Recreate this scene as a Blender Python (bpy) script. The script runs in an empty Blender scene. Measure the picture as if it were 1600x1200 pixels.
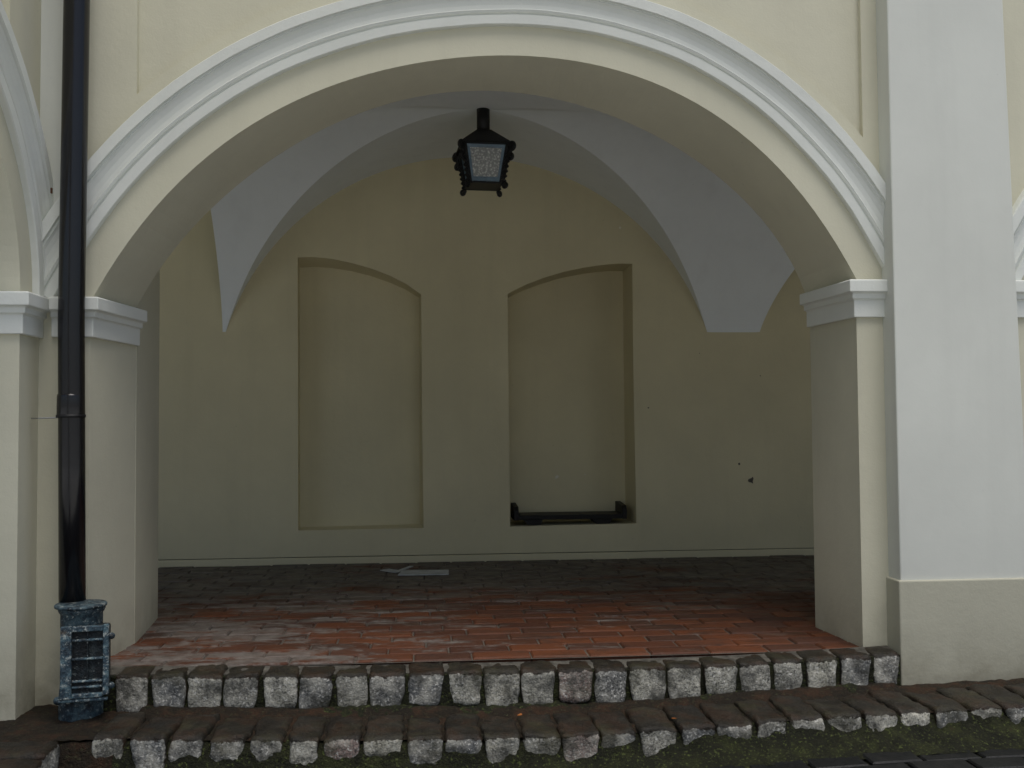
import bpy, bmesh, math, random
import numpy as np
from mathutils import Vector, Matrix, noise
from mathutils.geometry import tessellate_polygon

random.seed(7)
scene = bpy.context.scene
COL = scene.collection

# ------------------------------------------------------------------ camera
F, DIST, EYE = 1580.0, 4.3, 1.007
psi = math.atan(138 / F); tilt = math.atan(60 / F); roll = math.radians(.4)
CM = Matrix.Rotation(-psi, 4, 'Z') @ Matrix.Rotation(math.pi / 2 + tilt, 4, 'X') @ Matrix.Rotation(-roll, 4, 'Z')
CPOS = Vector((0, -DIST, EYE))
cam_d = bpy.data.cameras.new('camera'); cam = bpy.data.objects.new('camera', cam_d); COL.objects.link(cam)
cam.matrix_world = Matrix.Translation(CPOS) @ CM
cam_d.sensor_width = 36; cam_d.lens = 36 * F / 1600; cam_d.clip_start = .05; cam_d.clip_end = 500
scene.camera = cam

def ray(u, v):
    return (CM @ Vector(((u - 800) / F, -(v - 600) / F, -1, 0))).to_3d()
def at(u, v, y):                       # measured pixel -> point on the vertical plane y
    d = ray(u, v); return CPOS + d * ((y - CPOS.y) / d.y)
def atz(u, v, z):                      # measured pixel -> point on the level plane z
    d = ray(u, v); return CPOS + d * ((z - CPOS.z) / d.z)

# ------------------------------------------------------------------ object helpers
def setp(o, label=None, cat=None, group=None, kind=None):
    if label: o['label'] = label
    if cat: o['category'] = cat
    if group: o['group'] = group
    if kind: o['kind'] = kind
    return o
def empty(name, loc=(0, 0, 0)):
    o = bpy.data.objects.new(name, None); COL.objects.link(o); o.location = loc
    o.empty_display_size = .1
    return o
def mesh(name, verts, faces, mat, parent=None, smooth=False, bevel=0):
    me = bpy.data.meshes.new(name)
    me.from_pydata([tuple(v) for v in verts], [], faces); me.validate()
    bm = bmesh.new(); bm.from_mesh(me); bmesh.ops.recalc_face_normals(bm, faces=bm.faces); bm.to_mesh(me); bm.free()
    me.materials.append(mat)
    if smooth:
        for p in me.polygons: p.use_smooth = True
    o = bpy.data.objects.new(name, me); COL.objects.link(o)
    if parent:
        o.parent = parent
        o.matrix_parent_inverse = Matrix.Translation(-Vector(parent.location))
    if bevel:
        b = o.modifiers.new('b', 'BEVEL'); b.width = bevel; b.segments = 2; b.limit_method = 'ANGLE'; b.angle_limit = .6
    return o

class MB:
    def __init__(s): s.v = []; s.f = []
    def add(s, vs, fs):
        n = len(s.v); s.v += [Vector(v) for v in vs]; s.f += [tuple(i + n for i in f) for f in fs]; return s
    def box(s, a, b, m=None):
        x0, y0, z0 = a; x1, y1, z1 = b
        vs = [Vector(p) for p in ((x0,y0,z0),(x1,y0,z0),(x1,y1,z0),(x0,y1,z0),(x0,y0,z1),(x1,y0,z1),(x1,y1,z1),(x0,y1,z1))]
        if m: vs = [m @ p for p in vs]
        return s.add(vs, [(0,3,2,1),(4,5,6,7),(0,1,5,4),(1,2,6,5),(2,3,7,6),(3,0,4,7)])
    def tube(s, pts, rad, n=12, cap=True):
        pts = [Vector(p) for p in pts]
        rad = rad if isinstance(rad, (list, tuple)) else [rad] * len(pts)
        rings = []; up = None
        for i, p in enumerate(pts):
            d = (pts[min(i+1, len(pts)-1)] - pts[max(i-1, 0)]).normalized()
            if up is None: up = d.orthogonal().normalized()
            up = (up - d * up.dot(d)).normalized(); w = d.cross(up)
            rings.append([p + (up * math.cos(2*math.pi*k/n) + w * math.sin(2*math.pi*k/n)) * rad[i] for k in range(n)])
        vs = [q for r in rings for q in r]; fs = []
        for i in range(len(pts)-1):
            for k in range(n):
                fs.append((i*n+k, i*n+(k+1)%n, (i+1)*n+(k+1)%n, (i+1)*n+k))
        if cap:
            fs.append(tuple(range(n))[::-1]); fs.append(tuple((len(pts)-1)*n+k for k in range(n)))
        return s.add(vs, fs)
    def lathe(s, c, prof, n=40):                     # prof: (radius, z) pairs round a vertical axis at c
        vs = []; fs = []
        for r, z in prof:
            for k in range(n):
                a = 2*math.pi*k/n; vs.append((c[0]+r*math.cos(a), c[1]+r*math.sin(a), c[2]+z))
        m = len(prof)
        for i in range(m-1):
            for k in range(n):
                fs.append((i*n+k, i*n+(k+1)%n, (i+1)*n+(k+1)%n, (i+1)*n+k))
        fs.append(tuple(range(n))[::-1]); fs.append(tuple((m-1)*n+k for k in range(n)))
        return s.add(vs, fs)
    def ball(s, c, r, n=10):
        prof = [(max(1e-4, r*math.sin(math.pi*i/n)), -r*math.cos(math.pi*i/n)) for i in range(n+1)]
        return s.lathe(c, prof, n*2-4)
    def build(s, name, mat, parent=None, smooth=False, bevel=0):
        return mesh(name, s.v, s.f, mat, parent, smooth, bevel)

# ------------------------------------------------------------------ materials
class NT:
    def __init__(s, name):
        s.m = bpy.data.materials.new(name); s.m.use_nodes = True
        s.t = s.m.node_tree; s.b = s.t.nodes['Principled BSDF']
    def n(s, typ, **kw):
        nd = s.t.nodes.new(typ)
        for k, v in kw.items():
            if k in nd.inputs: nd.inputs[k].default_value = v
            else: setattr(nd, k, v)
        return nd
    def l(s, a, b): s.t.links.new(a, b)
    def coord(s, scale=(1,1,1), obj=False):
        tc = s.n('ShaderNodeTexCoord'); mp = s.n('ShaderNodeMapping'); mp.inputs['Scale'].default_value = scale
        s.l(tc.outputs['Object'], mp.inputs['Vector']); return mp.outputs['Vector']
    def noise(s, vec, scale, detail=4, rough=.55):
        nd = s.n('ShaderNodeTexNoise'); nd.inputs['Scale'].default_value = scale
        nd.inputs['Detail'].default_value = detail; nd.inputs['Roughness'].default_value = rough
        s.l(vec, nd.inputs['Vector']); return nd.outputs['Fac']
    def ramp(s, fac, stops, interp='LINEAR'):
        r = s.n('ShaderNodeValToRGB'); cr = r.color_ramp; cr.interpolation = interp
        while len(cr.elements) < len(stops): cr.elements.new(.5)
        for e, (p, c) in zip(cr.elements, stops):
            e.position = p; e.color = (c[0], c[1], c[2], 1) if hasattr(c, '__len__') else (c, c, c, 1)
        s.l(fac, r.inputs['Fac']); return r.outputs['Color']
    def mix(s, fac, a, b, mode='MIX'):
        m = s.n('ShaderNodeMix', data_type='RGBA', blend_type=mode)
        for i, x in ((0, fac), (6, a), (7, b)):
            if isinstance(x, bpy.types.NodeSocket): s.l(x, m.inputs[i])
            elif hasattr(x, '__len__'): m.inputs[i].default_value = (x[0], x[1], x[2], 1)
            else: m.inputs[i].default_value = (x, x, x, 1) if i else x
        return m.outputs[2]
    def math(s, op, a, b=0, clamp=False):
        m = s.n('ShaderNodeMath', operation=op, use_clamp=clamp)
        for i, x in ((0, a), (1, b)):
            if isinstance(x, bpy.types.NodeSocket): s.l(x, m.inputs[i])
            else: m.inputs[i].default_value = x
        return m.outputs[0]
    def bump(s, h, strength=.3, dist=.01):
        b = s.n('ShaderNodeBump'); b.inputs['Strength'].default_value = strength; b.inputs['Distance'].default_value = dist
        s.l(h, b.inputs['Height']); s.l(b.outputs['Normal'], s.b.inputs['Normal'])
    def col(s, c):
        if isinstance(c, bpy.types.NodeSocket): s.l(c, s.b.inputs['Base Color'])
        else: s.b.inputs['Base Color'].default_value = (*c, 1)
    def rough(s, r):
        if isinstance(r, bpy.types.NodeSocket): s.l(r, s.b.inputs['Roughness'])
        else: s.b.inputs['Roughness'].default_value = r

def plaster(name, c, var=.05, grime=None, seed=0, bmp=.14):
    m = NT(name); v = m.coord()
    mp = m.n('ShaderNodeMapping'); mp.inputs['Location'].default_value = (seed, seed*.7, 0); m.l(v, mp.inputs['Vector']); v = mp.outputs['Vector']
    big = m.noise(v, 1.3, 5, .6); fine = m.noise(v, 9, 4, .6)
    lo = tuple(x*(1-var) for x in c); hi = tuple(min(1, x*(1+var)) for x in c)
    a = m.ramp(big, [(.3, lo), (.7, hi)])
    a = m.mix(m.ramp(fine, [(.35, 0.0), (.75, .12)]), a, tuple(x*.86 for x in c))
    st = m.n('ShaderNodeMapping'); st.inputs['Scale'].default_value = (7, 7, .5); m.l(v, st.inputs['Vector'])
    a = m.mix(m.ramp(m.noise(st.outputs['Vector'], 1.0, 5, .6), [(.52, 0.0), (.78, .16)]), a, tuple(x*.7 for x in c))
    # sparse scuffs and small dark marks
    sc = m.noise(v, 26, 3, .5); a = m.mix(m.ramp(sc, [(.74, 0.0), (.8, .3)]), a, tuple(x*.6 for x in c))
    if grime:                                           # splash dirt low on the wall
        z0, z1, gc = grime
        tc = m.n('ShaderNodeTexCoord'); sp = m.n('ShaderNodeSeparateXYZ'); m.l(tc.outputs['Object'], sp.inputs[0])
        mr = m.n('ShaderNodeMapRange'); mr.inputs['From Min'].default_value = z1; mr.inputs['From Max'].default_value = z0
        m.l(sp.outputs['Z'], mr.inputs['Value'])
        gf = m.math('MULTIPLY', mr.outputs['Result'], m.ramp(m.noise(v, 5, 5, .7), [(.3, 0.0), (.7, 1.0)]))
        a = m.mix(m.math('MULTIPLY', gf, .85), a, gc)
    m.col(a); m.rough(.82); m.b.inputs['Specular IOR Level'].default_value = .25
    h = m.math('ADD', m.math('MULTIPLY', m.noise(v, 3.5, 4, .6), 3.0), m.math('ADD', m.noise(v, 110, 3, .6), m.math('MULTIPLY', m.noise(v, 28, 3, .5), .9)))
    m.bump(h, bmp, .006)
    return m.m

GR = (.16, .14, .09)
M_BEIGE = plaster('beige_plaster', (.585, .567, .445), .06, (-.2, .25, GR))
M_INNER = plaster('inner_beige_plaster', (.645, .59, .395), .07, None, 3)
M_WHITE = plaster('white_plaster', (.625, .64, .59), .05, None, 8, .05)
M_TRIM = plaster('white_trim', (.69, .71, .665), .03)
M_VAULT = plaster('vault_whitewash', (.85, .895, .905), .03, None, 5)
M_BASE = plaster('beige_base', (.46, .45, .36), .05, (-.2, .15, GR), 2)

def granite():
    m = NT('granite_sett'); v = m.coord()
    oi = m.n('ShaderNodeObjectInfo'); rnd = oi.outputs['Random']
    add = m.n('ShaderNodeVectorMath', operation='ADD'); cx = m.n('ShaderNodeCombineXYZ')
    m.l(m.math('MULTIPLY', rnd, 37.0), cx.inputs[0]); m.l(m.math('MULTIPLY', rnd, 91.0), cx.inputs[1])
    m.l(v, add.inputs[0]); m.l(cx.outputs[0], add.inputs[1]); v = add.outputs[0]
    tone = m.ramp(rnd, [(0, (.27,.265,.23)), (.2, (.19,.19,.18)), (.38, (.33,.325,.28)), (.55, (.25,.185,.165)), (.7, (.15,.155,.155)), (.85, (.40,.39,.33)), (1, (.25,.22,.18))], 'CONSTANT')
    sp = m.noise(v, 120, 2, .6)
    a = m.mix(m.ramp(sp, [(.40, .75), (.50, 0.0)]), tone, (.035,.036,.036))
    a = m.mix(m.ramp(m.noise(v, 95, 2, .5), [(.56, 0.0), (.66, .8)]), a, (.62,.61,.57))
    big = m.noise(v, 13, 4, .65)
    a = m.mix(m.ramp(big, [(.42, 0.0), (.64, .9)]), a, m.mix(.55, a, (.62,.60,.52)))
    a = m.mix(m.ramp(m.noise(v, 9, 5, .7), [(.46, 0.0), (.62, .85)]), a, (.05,.05,.044))
    # tops and sides painted dark: grazing-light shade mixed with wet reddish-brown dirt
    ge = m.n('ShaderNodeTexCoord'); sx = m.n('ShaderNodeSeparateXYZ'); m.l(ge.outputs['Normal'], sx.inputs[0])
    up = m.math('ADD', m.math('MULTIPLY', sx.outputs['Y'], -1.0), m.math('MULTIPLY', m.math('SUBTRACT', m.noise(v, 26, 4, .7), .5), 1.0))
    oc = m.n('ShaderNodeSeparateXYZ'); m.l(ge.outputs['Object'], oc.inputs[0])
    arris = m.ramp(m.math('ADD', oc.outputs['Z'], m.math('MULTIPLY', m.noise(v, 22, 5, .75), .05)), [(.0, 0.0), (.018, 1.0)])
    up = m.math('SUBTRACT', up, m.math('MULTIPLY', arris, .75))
    top = m.ramp(up, [(.42, 1.0), (.62, 0.0)])             # only the split front face below the worn arris keeps the undarkened stone tone
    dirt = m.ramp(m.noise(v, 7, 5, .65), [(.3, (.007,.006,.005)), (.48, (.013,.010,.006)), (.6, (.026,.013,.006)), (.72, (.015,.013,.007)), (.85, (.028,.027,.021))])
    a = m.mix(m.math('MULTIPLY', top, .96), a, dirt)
    # moss film near lower edges, as a patchy growth
    a = m.mix(m.ramp(m.noise(v, 5, 5, .7), [(.50, 0.0), (.70, .7)]), a, (.045,.043,.022))
    m.col(a)
    m.rough(m.mix(top, .62, .5)); m.b.inputs['Specular IOR Level'].default_value = .25
    m.bump(m.math('ADD', m.noise(v, 150, 3, .6), m.math('MULTIPLY', m.noise(v, 40, 4, .6), 1.6)), .7, .006)
    return m.m
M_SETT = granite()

def brick():
    m = NT('floor_brick'); v = m.coord()
    at_ = m.n('ShaderNodeAttribute', attribute_name='brick_tone'); t = at_.outputs['Fac']
    a = m.ramp(t, [(0, (.055,.020,.012)), (.25, (.092,.029,.012)), (.5, (.132,.040,.014)), (.75, (.085,.031,.017)), (1, (.05,.024,.017))])
    a = m.mix(m.ramp(m.noise(v, 38, 4, .65), [(.4, 0.0), (.7, .6)]), a, m.mix(.5, a, (.09,.04,.025)))
    # worn lime bloom in streaks
    st = m.n('ShaderNodeMapping'); st.inputs['Scale'].default_value = (.55, 1.6, 1); m.l(v, st.inputs['Vector'])
    sx = m.n('ShaderNodeSeparateXYZ'); m.l(v, sx.inputs[0])
    def mrange(sock, f0, f1, t0, t1):
        mr = m.n('ShaderNodeMapRange')
        for k_, q_ in (('From Min', f0), ('From Max', f1), ('To Min', t0), ('To Max', t1)): mr.inputs[k_].default_value = q_
        m.l(sock, mr.inputs['Value']); return mr.outputs['Result']
    # dark damp blotches of every size
    a = m.mix(m.ramp(m.noise(st.outputs['Vector'], 5, 7, .75), [(.48, 0.0), (.66, .8)]), a, (.028,.018,.013))
    a = m.mix(m.ramp(m.noise(v, 2.1, 6, .7), [(.5, 0.0), (.7, .6)]), a, (.04,.032,.026))
    # grey-white lime bloom in ragged streaks, mostly left of the middle
    bl = m.math('ADD', m.math('MULTIPLY', m.noise(st.outputs['Vector'], 2.6, 8, .74), 1.0), m.math('MULTIPLY', m.noise(v, 30, 4, .75), .16))
    bl = m.math('ADD', bl, mrange(sx.outputs['X'], 1.6, -.8, -.06, .085))
    a = m.mix(m.ramp(bl, [(.625, 0.0), (.70, .8)]), a, m.ramp(m.noise(v, 16, 5, .7), [(.3, (.09,.078,.068)), (.7, (.235,.215,.195))]))
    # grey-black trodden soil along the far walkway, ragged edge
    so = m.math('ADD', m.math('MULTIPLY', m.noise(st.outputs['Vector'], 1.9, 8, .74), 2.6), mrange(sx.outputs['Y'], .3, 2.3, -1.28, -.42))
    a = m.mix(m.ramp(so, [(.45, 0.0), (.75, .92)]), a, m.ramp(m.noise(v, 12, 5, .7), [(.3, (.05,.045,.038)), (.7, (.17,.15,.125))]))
    m.col(a); m.rough(m.ramp(m.noise(v, 4, 4, .6), [(.35, .5), (.65, .78)])); m.b.inputs['Specular IOR Level'].default_value = .28
    m.bump(m.math('ADD', m.noise(v, 60, 4, .65), m.math('MULTIPLY', m.noise(v, 14, 3, .6), 1.5)), .5, .006)
    return m.m
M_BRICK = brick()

def simple(name, c, r=.6, spec=.5, metal=0, bump=None, var=0):
    m = NT(name); v = m.coord()
    if var:
        a = m.ramp(m.noise(v, 18, 5, .65), [(.3, tuple(x*(1-var) for x in c)), (.7, tuple(x*(1+var) for x in c))]); m.col(a)
    else: m.col(c)
    m.rough(r); m.b.inputs['Specular IOR Level'].default_value = spec; m.b.inputs['Metallic'].default_value = metal
    if bump: m.bump(m.noise(v, bump[0], 4, .6), bump[1], .004)
    return m.m
M_MORTAR = simple('grey_mortar', (.10,.09,.075), .9, .2, 0, (70, .6), .35)
M_JOINT = simple('pale_joint_mortar', (.085,.08,.068), .9, .2, 0, (70, .7), .6)
M_PIPE = simple('black_gloss_paint', (.006,.006,.008), .22, .55, 0, (9, .06))
M_IRON = simple('black_wrought_iron', (.007,.007,.007), .5, .4, 0, (60, .3))
M_BENCH = simple('dark_stained_wood', (.010,.009,.008), .55, .3, 0, (40, .4), .3)
M_BEVEL = simple('blue_reflection_bevel', (.14,.21,.27), .4, .5, .1, (60, .3), .3)  # bluish reflection on the pane bevel put into its colour
M_CHIP = simple('bare_render', (.11,.10,.085), .9, .2, 0, (90, .5), .2)
M_SPOT = simple('filler_spot', (.75,.72,.62), .9, .2)
M_RUST = simple('brown_rust_chip', (.10,.045,.025), .9, .2)
M_ARROW = simple('worn_white_paint', (.42,.44,.44), .8, .3, 0, (60, .4), .25)
M_STEEL = simple('galvanised_wire', (.35,.36,.36), .45, .5, .8)
M_LEAF = simple('orange_leaf', (.30,.10,.02), .7, .3, 0, None, 0)

def soil(name, stops, bscale=25, spk=(.06,.06,.03)):
    m = NT(name); v = m.coord()
    a = m.ramp(m.noise(v, 9, 6, .7), stops)
    a = m.mix(m.ramp(m.noise(v, 90, 3, .6), [(.57, 0.0), (.70, .8)]), a, spk)
    m.col(a); m.rough(.75); m.b.inputs['Specular IOR Level'].default_value = .25
    m.bump(m.math('ADD', m.noise(v, 120, 4, .7), m.math('MULTIPLY', m.noise(v, bscale, 4, .6), 2.0)), .9, .012)
    return m.m
M_MOSS = soil('moss', [(.3, (.006,.007,.003)), (.5, (.014,.015,.006)), (.64, (.026,.030,.009)), (.78, (.034,.020,.010))], 25, (.10,.125,.035))
M_SOIL = soil('dirt', [(.3, (.008,.007,.005)), (.5, (.020,.014,.008)), (.65, (.045,.022,.011)), (.8, (.04,.034,.025))])

M_YARD = simple('pale_bounce_ground', (.60,.60,.57), .9, .2, 0, (60, .6), .15)  # invented pale tone, throws sunlight up onto vault and back wall
def pave():
    m = NT('wet_dark_paver'); v = m.coord()
    a = m.ramp(m.noise(v, 20, 5, .65), [(.3, (.005,.006,.0065)), (.7, (.014,.0145,.015))])
    m.col(a); m.rough(m.ramp(m.noise(v, 6, 4, .6), [(.35, .4), (.65, .65)])); m.b.inputs['Specular IOR Level'].default_value = .25
    m.bump(m.noise(v, 60, 4, .65), .5, .006); return m.m
M_PAVE = pave()

def iron_blue(name='weathered_cast_iron', k=1.0):
    m = NT(name); v = m.coord()
    a = m.ramp(m.noise(v, 24, 6, .75), [(p_, tuple(q*k for q in c_)) for p_, c_ in ((.34, (.006,.008,.010)), (.48, (.022,.040,.055)), (.58, (.06,.105,.125)), (.72, (.15,.19,.19)))])
    a = m.mix(m.ramp(m.noise(v, 60, 6, .75), [(.60-.045*k, 0.0), (.67-.03*k, .9*min(1, k+.2))]), a, (.46,.50,.47))
    a = m.mix(m.ramp(m.noise(v, 11, 4, .7), [(.62, 0.0), (.74, .7)]), a, (.16,.11,.055))
    m.col(a); m.rough(.5); m.b.inputs['Specular IOR Level'].default_value = .45
    m.bump(m.math('ADD', m.noise(v, 90, 4, .7), m.noise(v, 30, 3, .6)), .9, .006); return m.m
M_CAST = iron_blue(); M_CASTD = iron_blue('black_cast_iron', .2); M_CASTL = iron_blue('lit_worn_cast_iron', 1.5)  # last copy brightened: lit edges of the worn hatch frame put into colour

def glass():
    m = NT('pebbled_glass'); v = m.coord()
    vo = m.n('ShaderNodeTexVoronoi'); vo.inputs['Scale'].default_value = 75; m.l(v, vo.inputs['Vector'])
    no = m.noise(v, 190, 3, .6)
    a = m.ramp(m.math('ADD', m.math('MULTIPLY', vo.outputs['Distance'], .9), m.math('MULTIPLY', no, .5)), [(.28, (.95,.96,.93)), (.8, (.42,.44,.43))])
    m.col(a); m.rough(.18); m.b.inputs['Specular IOR Level'].default_value = .7
    pass
    m.bump(m.math('ADD', vo.outputs['Distance'], no), 1.0, .008); return m.m
M_GLASS = glass()

# ------------------------------------------------------------------ walls with arches
def fit_arch(front_px, y, n=56):
    """smooth springing-to-springing curve through measured points on plane y -> list of (x, z)"""
    p = np.array([[q.x, q.z] for q in (at(u, v, y) for u, v in front_px)])
    c = np.array([(p[0,0]+p[-1,0])/2, min(p[0,1], p[-1,1]) - .15])
    th = np.arctan2(p[:,1]-c[1], p[:,0]-c[0]); r = np.hypot(p[:,1]-c[1], p[:,0]-c[0])
    k = np.polyfit(th - math.pi/2, r, 6)
    tt = np.linspace(th[0], th[-1], n); rr = np.polyval(k, tt - math.pi/2)
    return [(c[0]+a*math.cos(t), c[1]+a*math.sin(t)) for a, t in zip(rr, tt)]
FRONT_PX = [(145,461),(175,417.5),(206,375),(266,295),(344,228),(437,169),(500,140),(600,112),(700,93),(800,85),(860,88),(940,103),(1022,130),(1066,150.5),(1128,186),(1189,236),(1247,297),(1298.5,366),(1320,400),(1338,437)]
BACK_PX = [(214,480),(247,422),(282,375),(302.5,359),(350,308),(439,237.7),(507.6,200),(606.7,162.5),(680,148),(760,143),(820,145),(880,157),(920,167),(1011,207),(1093,256),(1162,311),(1203,355.6),(1237,414),(1259,460)]
FRONT_PX[-1] = (1337, 437)
YB = .47                                       # rear face of the arcade wall
ARC = fit_arch(FRONT_PX, 0); ARCB = fit_arch(BACK_PX, YB)
# smooth out the trace of the rear edge where it was hard to read
ARCB = [(x, z) for x, z in ARCB]

def offset(curve, d, ext=.0):
    out = []
    n = len(curve)
    for i in range(n):
        a = curve[max(0, i-1)]; b = curve[min(n-1, i+1)]
        tx, tz = b[0]-a[0], b[1]-a[1]; l = math.hypot(tx, tz); tx /= l; tz /= l
        out.append((curve[i][0] - tz*d, curve[i][1] + tx*d))     # left of travel = outward (travel is left to right over the top)
    if ext:
        a, b = out[0], out[1]; l = math.hypot(a[0]-b[0], a[1]-b[1]); out.insert(0, (a[0]+(a[0]-b[0])/l*ext, a[1]+(a[1]-b[1])/l*ext))
        a, b = out[-1], out[-2]; l = math.hypot(a[0]-b[0], a[1]-b[1]); out.append((a[0]+(a[0]-b[0])/l*ext, a[1]+(a[1]-b[1])/l*ext))
    return out

def wall_solid(name, outline_f, outline_b, to_front, to_back, holes, depth, mat, parent):
    """outline_* are (s, z) loops of equal length; holes are shallow panels sunk into the front face"""
    nb = len(outline_f); V = [to_front(s, z, 0) for s, z in outline_f]; Fc = []
    loops = [[Vector((s, z, 0)) for s, z in outline_f]] + [[Vector((s, z, 0)) for s, z in h] for h in holes]
    idx = list(range(nb))
    hidx = []
    for h in holes:
        k = len(V); V += [to_front(s, z, 0) for s, z in h]; hidx.append(list(range(k, k+len(h)))); idx += hidx[-1]
    for t in tessellate_polygon(loops): Fc.append(tuple(idx[i] for i in t))
    for h, hi in zip(holes, hidx):
        k = len(V); V += [to_front(s, z, depth) for s, z in h]; n = len(h)
        for i in range(n): Fc.append((hi[i], hi[(i+1)%n], k+(i+1)%n, k+i))
        for t in tessellate_polygon([[Vector((s, z, 0)) for s, z in h]]): Fc.append(tuple(k+i for i in t))
    k = len(V); V += [to_back(s, z) for s, z in outline_b]
    for t in tessellate_polygon([[Vector((s, z, 0)) for s, z in outline_b]]): Fc.append(tuple(k+i for i in t)[::-1])
    for i in range(nb): Fc.append((i, (i+1)%nb, k+(i+1)%nb, k+i))
    o = mesh(name, V, Fc, mat, parent)
    return o

ARCHI = [(-.002,0),(0,.022),(.003,.027),(.040,.030),(.045,.019),(.050,.019),(.053,.028),(.062,.033),(.068,.026),(.085,.024),(.105,.027),(.122,.036),(.130,.046),(.134,.041),(.139,.041),(.142,.055),(.182,.057),(.186,.05),(.186,0)]
def archivolt(curve, d0, to_front, parent, mat=None, ext=.05):
    V = []; Fc = []
    rows = [offset(curve, d0+s, ext) for s, h in ARCHI]; n = len(rows[0]); m = len(ARCHI)
    for (s, h), row in zip(ARCHI, rows):
        for a, z in row:
            wob = noise.noise(Vector((a*2.2, z*2.2, s*9)))*.0035 + noise.noise(Vector((a*8, z*8, s*20)))*.0016
            V.append(to_front(a+wob*.6, z+wob, -h-wob*.7 if h > 0 else .02))
    for i in range(m-1):
        for k in range(n-1): Fc.append((i*n+k, i*n+k+1, (i+1)*n+k+1, (i+1)*n+k))
    Fc.append(tuple(i*n for i in range(m))); Fc.append(tuple(i*n+n-1 for i in range(m))[::-1])
    return mesh('archivolt', V, Fc, mat or M_TRIM, parent)

CAPP = [(-.04,0),(.018,0),(.018,.074),(.022,.078),(.031,.081),(.031,.102),(.037,.106),(.052,.109),(.052,.158),(.046,.163),(-.04,.168)]
def capital(path, z0, parent, prof=CAPP):
    path = [Vector((a, b)) for a, b in path]; n = len(path); nor = []
    for i in range(n-1):
        d = (path[i+1]-path[i]).normalized(); nor.append(Vector((-d.y, d.x)))
    V = []; Fc = []; m = len(prof)
    for i in range(n):
        if i == 0: off = nor[0]
        elif i == n-1: off = nor[-1]
        else:
            b = (nor[i-1]+nor[i]).normalized(); off = b / max(.3, b.dot(nor[i]))
        for p, z in prof: V.append((path[i].x+off.x*p, path[i].y+off.y*p, z0+z))
    for i in range(n-1):
        for k in range(m): Fc.append((i*m+k, i*m+(k+1)%m, (i+1)*m+(k+1)%m, (i+1)*m+k))
    Fc.append(tuple(range(m))); Fc.append(tuple((n-1)*m+k for k in range(m))[::-1])
    return mesh('capital', V, Fc, M_TRIM, parent, bevel=.003)

def panel_loop(curve, d, x0, x1, top):
    oc = offset(curve, d); pts = []
    def zat(x):
        for a, b in zip(oc, oc[1:]):
            if (a[0]-x)*(b[0]-x) <= 0 and a[0] != b[0]:
                t = (x-a[0])/(b[0]-a[0]); return a[1]+t*(b[1]-a[1])
        return oc[0][1] if x < oc[0][0] else oc[-1][1]
    pts = [(x0, zat(x0))] + [p for p in oc if x0+.01 < p[0] < x1-.01] + [(x1, zat(x1))]
    return pts + [(x1, top), (x0, top)]

# ---- main arcade wall (faces the viewer, y = 0)
ZB = -.6; ZT = 5.6; XW = -1.575                # XW: face of the side wing
JL, JR = ARC[0][0], ARC[-1][0]; JLB, JRB = ARCB[0][0], ARCB[-1][0]
JLs, JRs = at(140, 640, 0).x, at(1341, 640, 0).x
JLBs, JRBs = at(212, 640, YB).x, at(1268, 640, YB).x
PER = 4.15
RSP = .02                                       # the right-hand arch sits a little higher with the ground
def shift(c, dx, dz=0): return [(x+dx, z+dz) for x, z in c]
zl, zr = ARC[0][1]-.03, ARC[-1][1]-.03
def loop(A, jl, jr, x0, x1):
    return [(x0, ZB), (jl, ZB), (jl, A[0][1]-.02)] + A + [(jr, A[-1][1]-.02), (jr, ZB), (jl+PER, ZB), (jl+PER, A[0][1]-.02+.06)] + shift(A, PER, .06) + [(jr+PER, A[-1][1]+.04), (jr+PER, ZB), (x1, ZB), (x1, ZT), (x0, ZT)]
of = loop(ARC, JLs, JRs, -2.05, 7.6); ob = loop(ARCB, JLBs, JRBs, -2.05, 7.6)
fr = lambda s, z, d: Vector((s, d, z)); bk = lambda s, z: Vector((s, YB, z))
arcade = setp(empty('arcade_wall', (0.2, 0, 0)), 'beige plastered wall with wide round arch framing the lantern and brick floor', 'arcade wall')
xpl, xpr = at(214, 100, 0).x, at(1346, 100, 0).x
ph = [panel_loop(ARC, .385, xpl, xpr, 4.6), panel_loop(shift(ARC, PER, .06), .385, xpl+PER, xpr+PER, 4.6)]
wall_solid('wall', of, ob, fr, bk, ph, .028, M_BEIGE, arcade)
archivolt(ARC, .128, fr, arcade, ext=.10)
archivolt(shift(ARC, PER, .06), .128, fr, arcade, ext=.10)
zc = at(1337, 496, 0).z; zcl = at(145, 527, 0).z
capital([(2.05, 0), (JRs, 0), (JRBs, YB)], zc, arcade)
capital([(JLBs, YB), (JLs, 0), (XW+.054, 0)], zcl, arcade)
capital([(JLBs+PER, YB), (JLs+PER, 0), (2.5, 0)], zc, arcade)
# rear respond of the left pier, running back into the gallery
yb_r = 1.09; xb_r = at(248, 700, yb_r).x; xa_r = at(212.5, 700, YB+.002).x
mesh('rear_respond', [(xa_r, YB+.002, ZB),(xb_r, yb_r, ZB),(-2.0, yb_r, ZB),(-2.0, YB+.002, ZB),(xa_r, YB+.002, 2.75),(xb_r, yb_r, 2.75),(-2.0, yb_r, 2.75),(-2.0, YB+.002, 2.75)],
     [(0,3,2,1),(4,5,6,7),(0,1,5,4),(1,2,6,5),(2,3,7,6),(3,0,4,7)], M_BEIGE, arcade)
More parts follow.
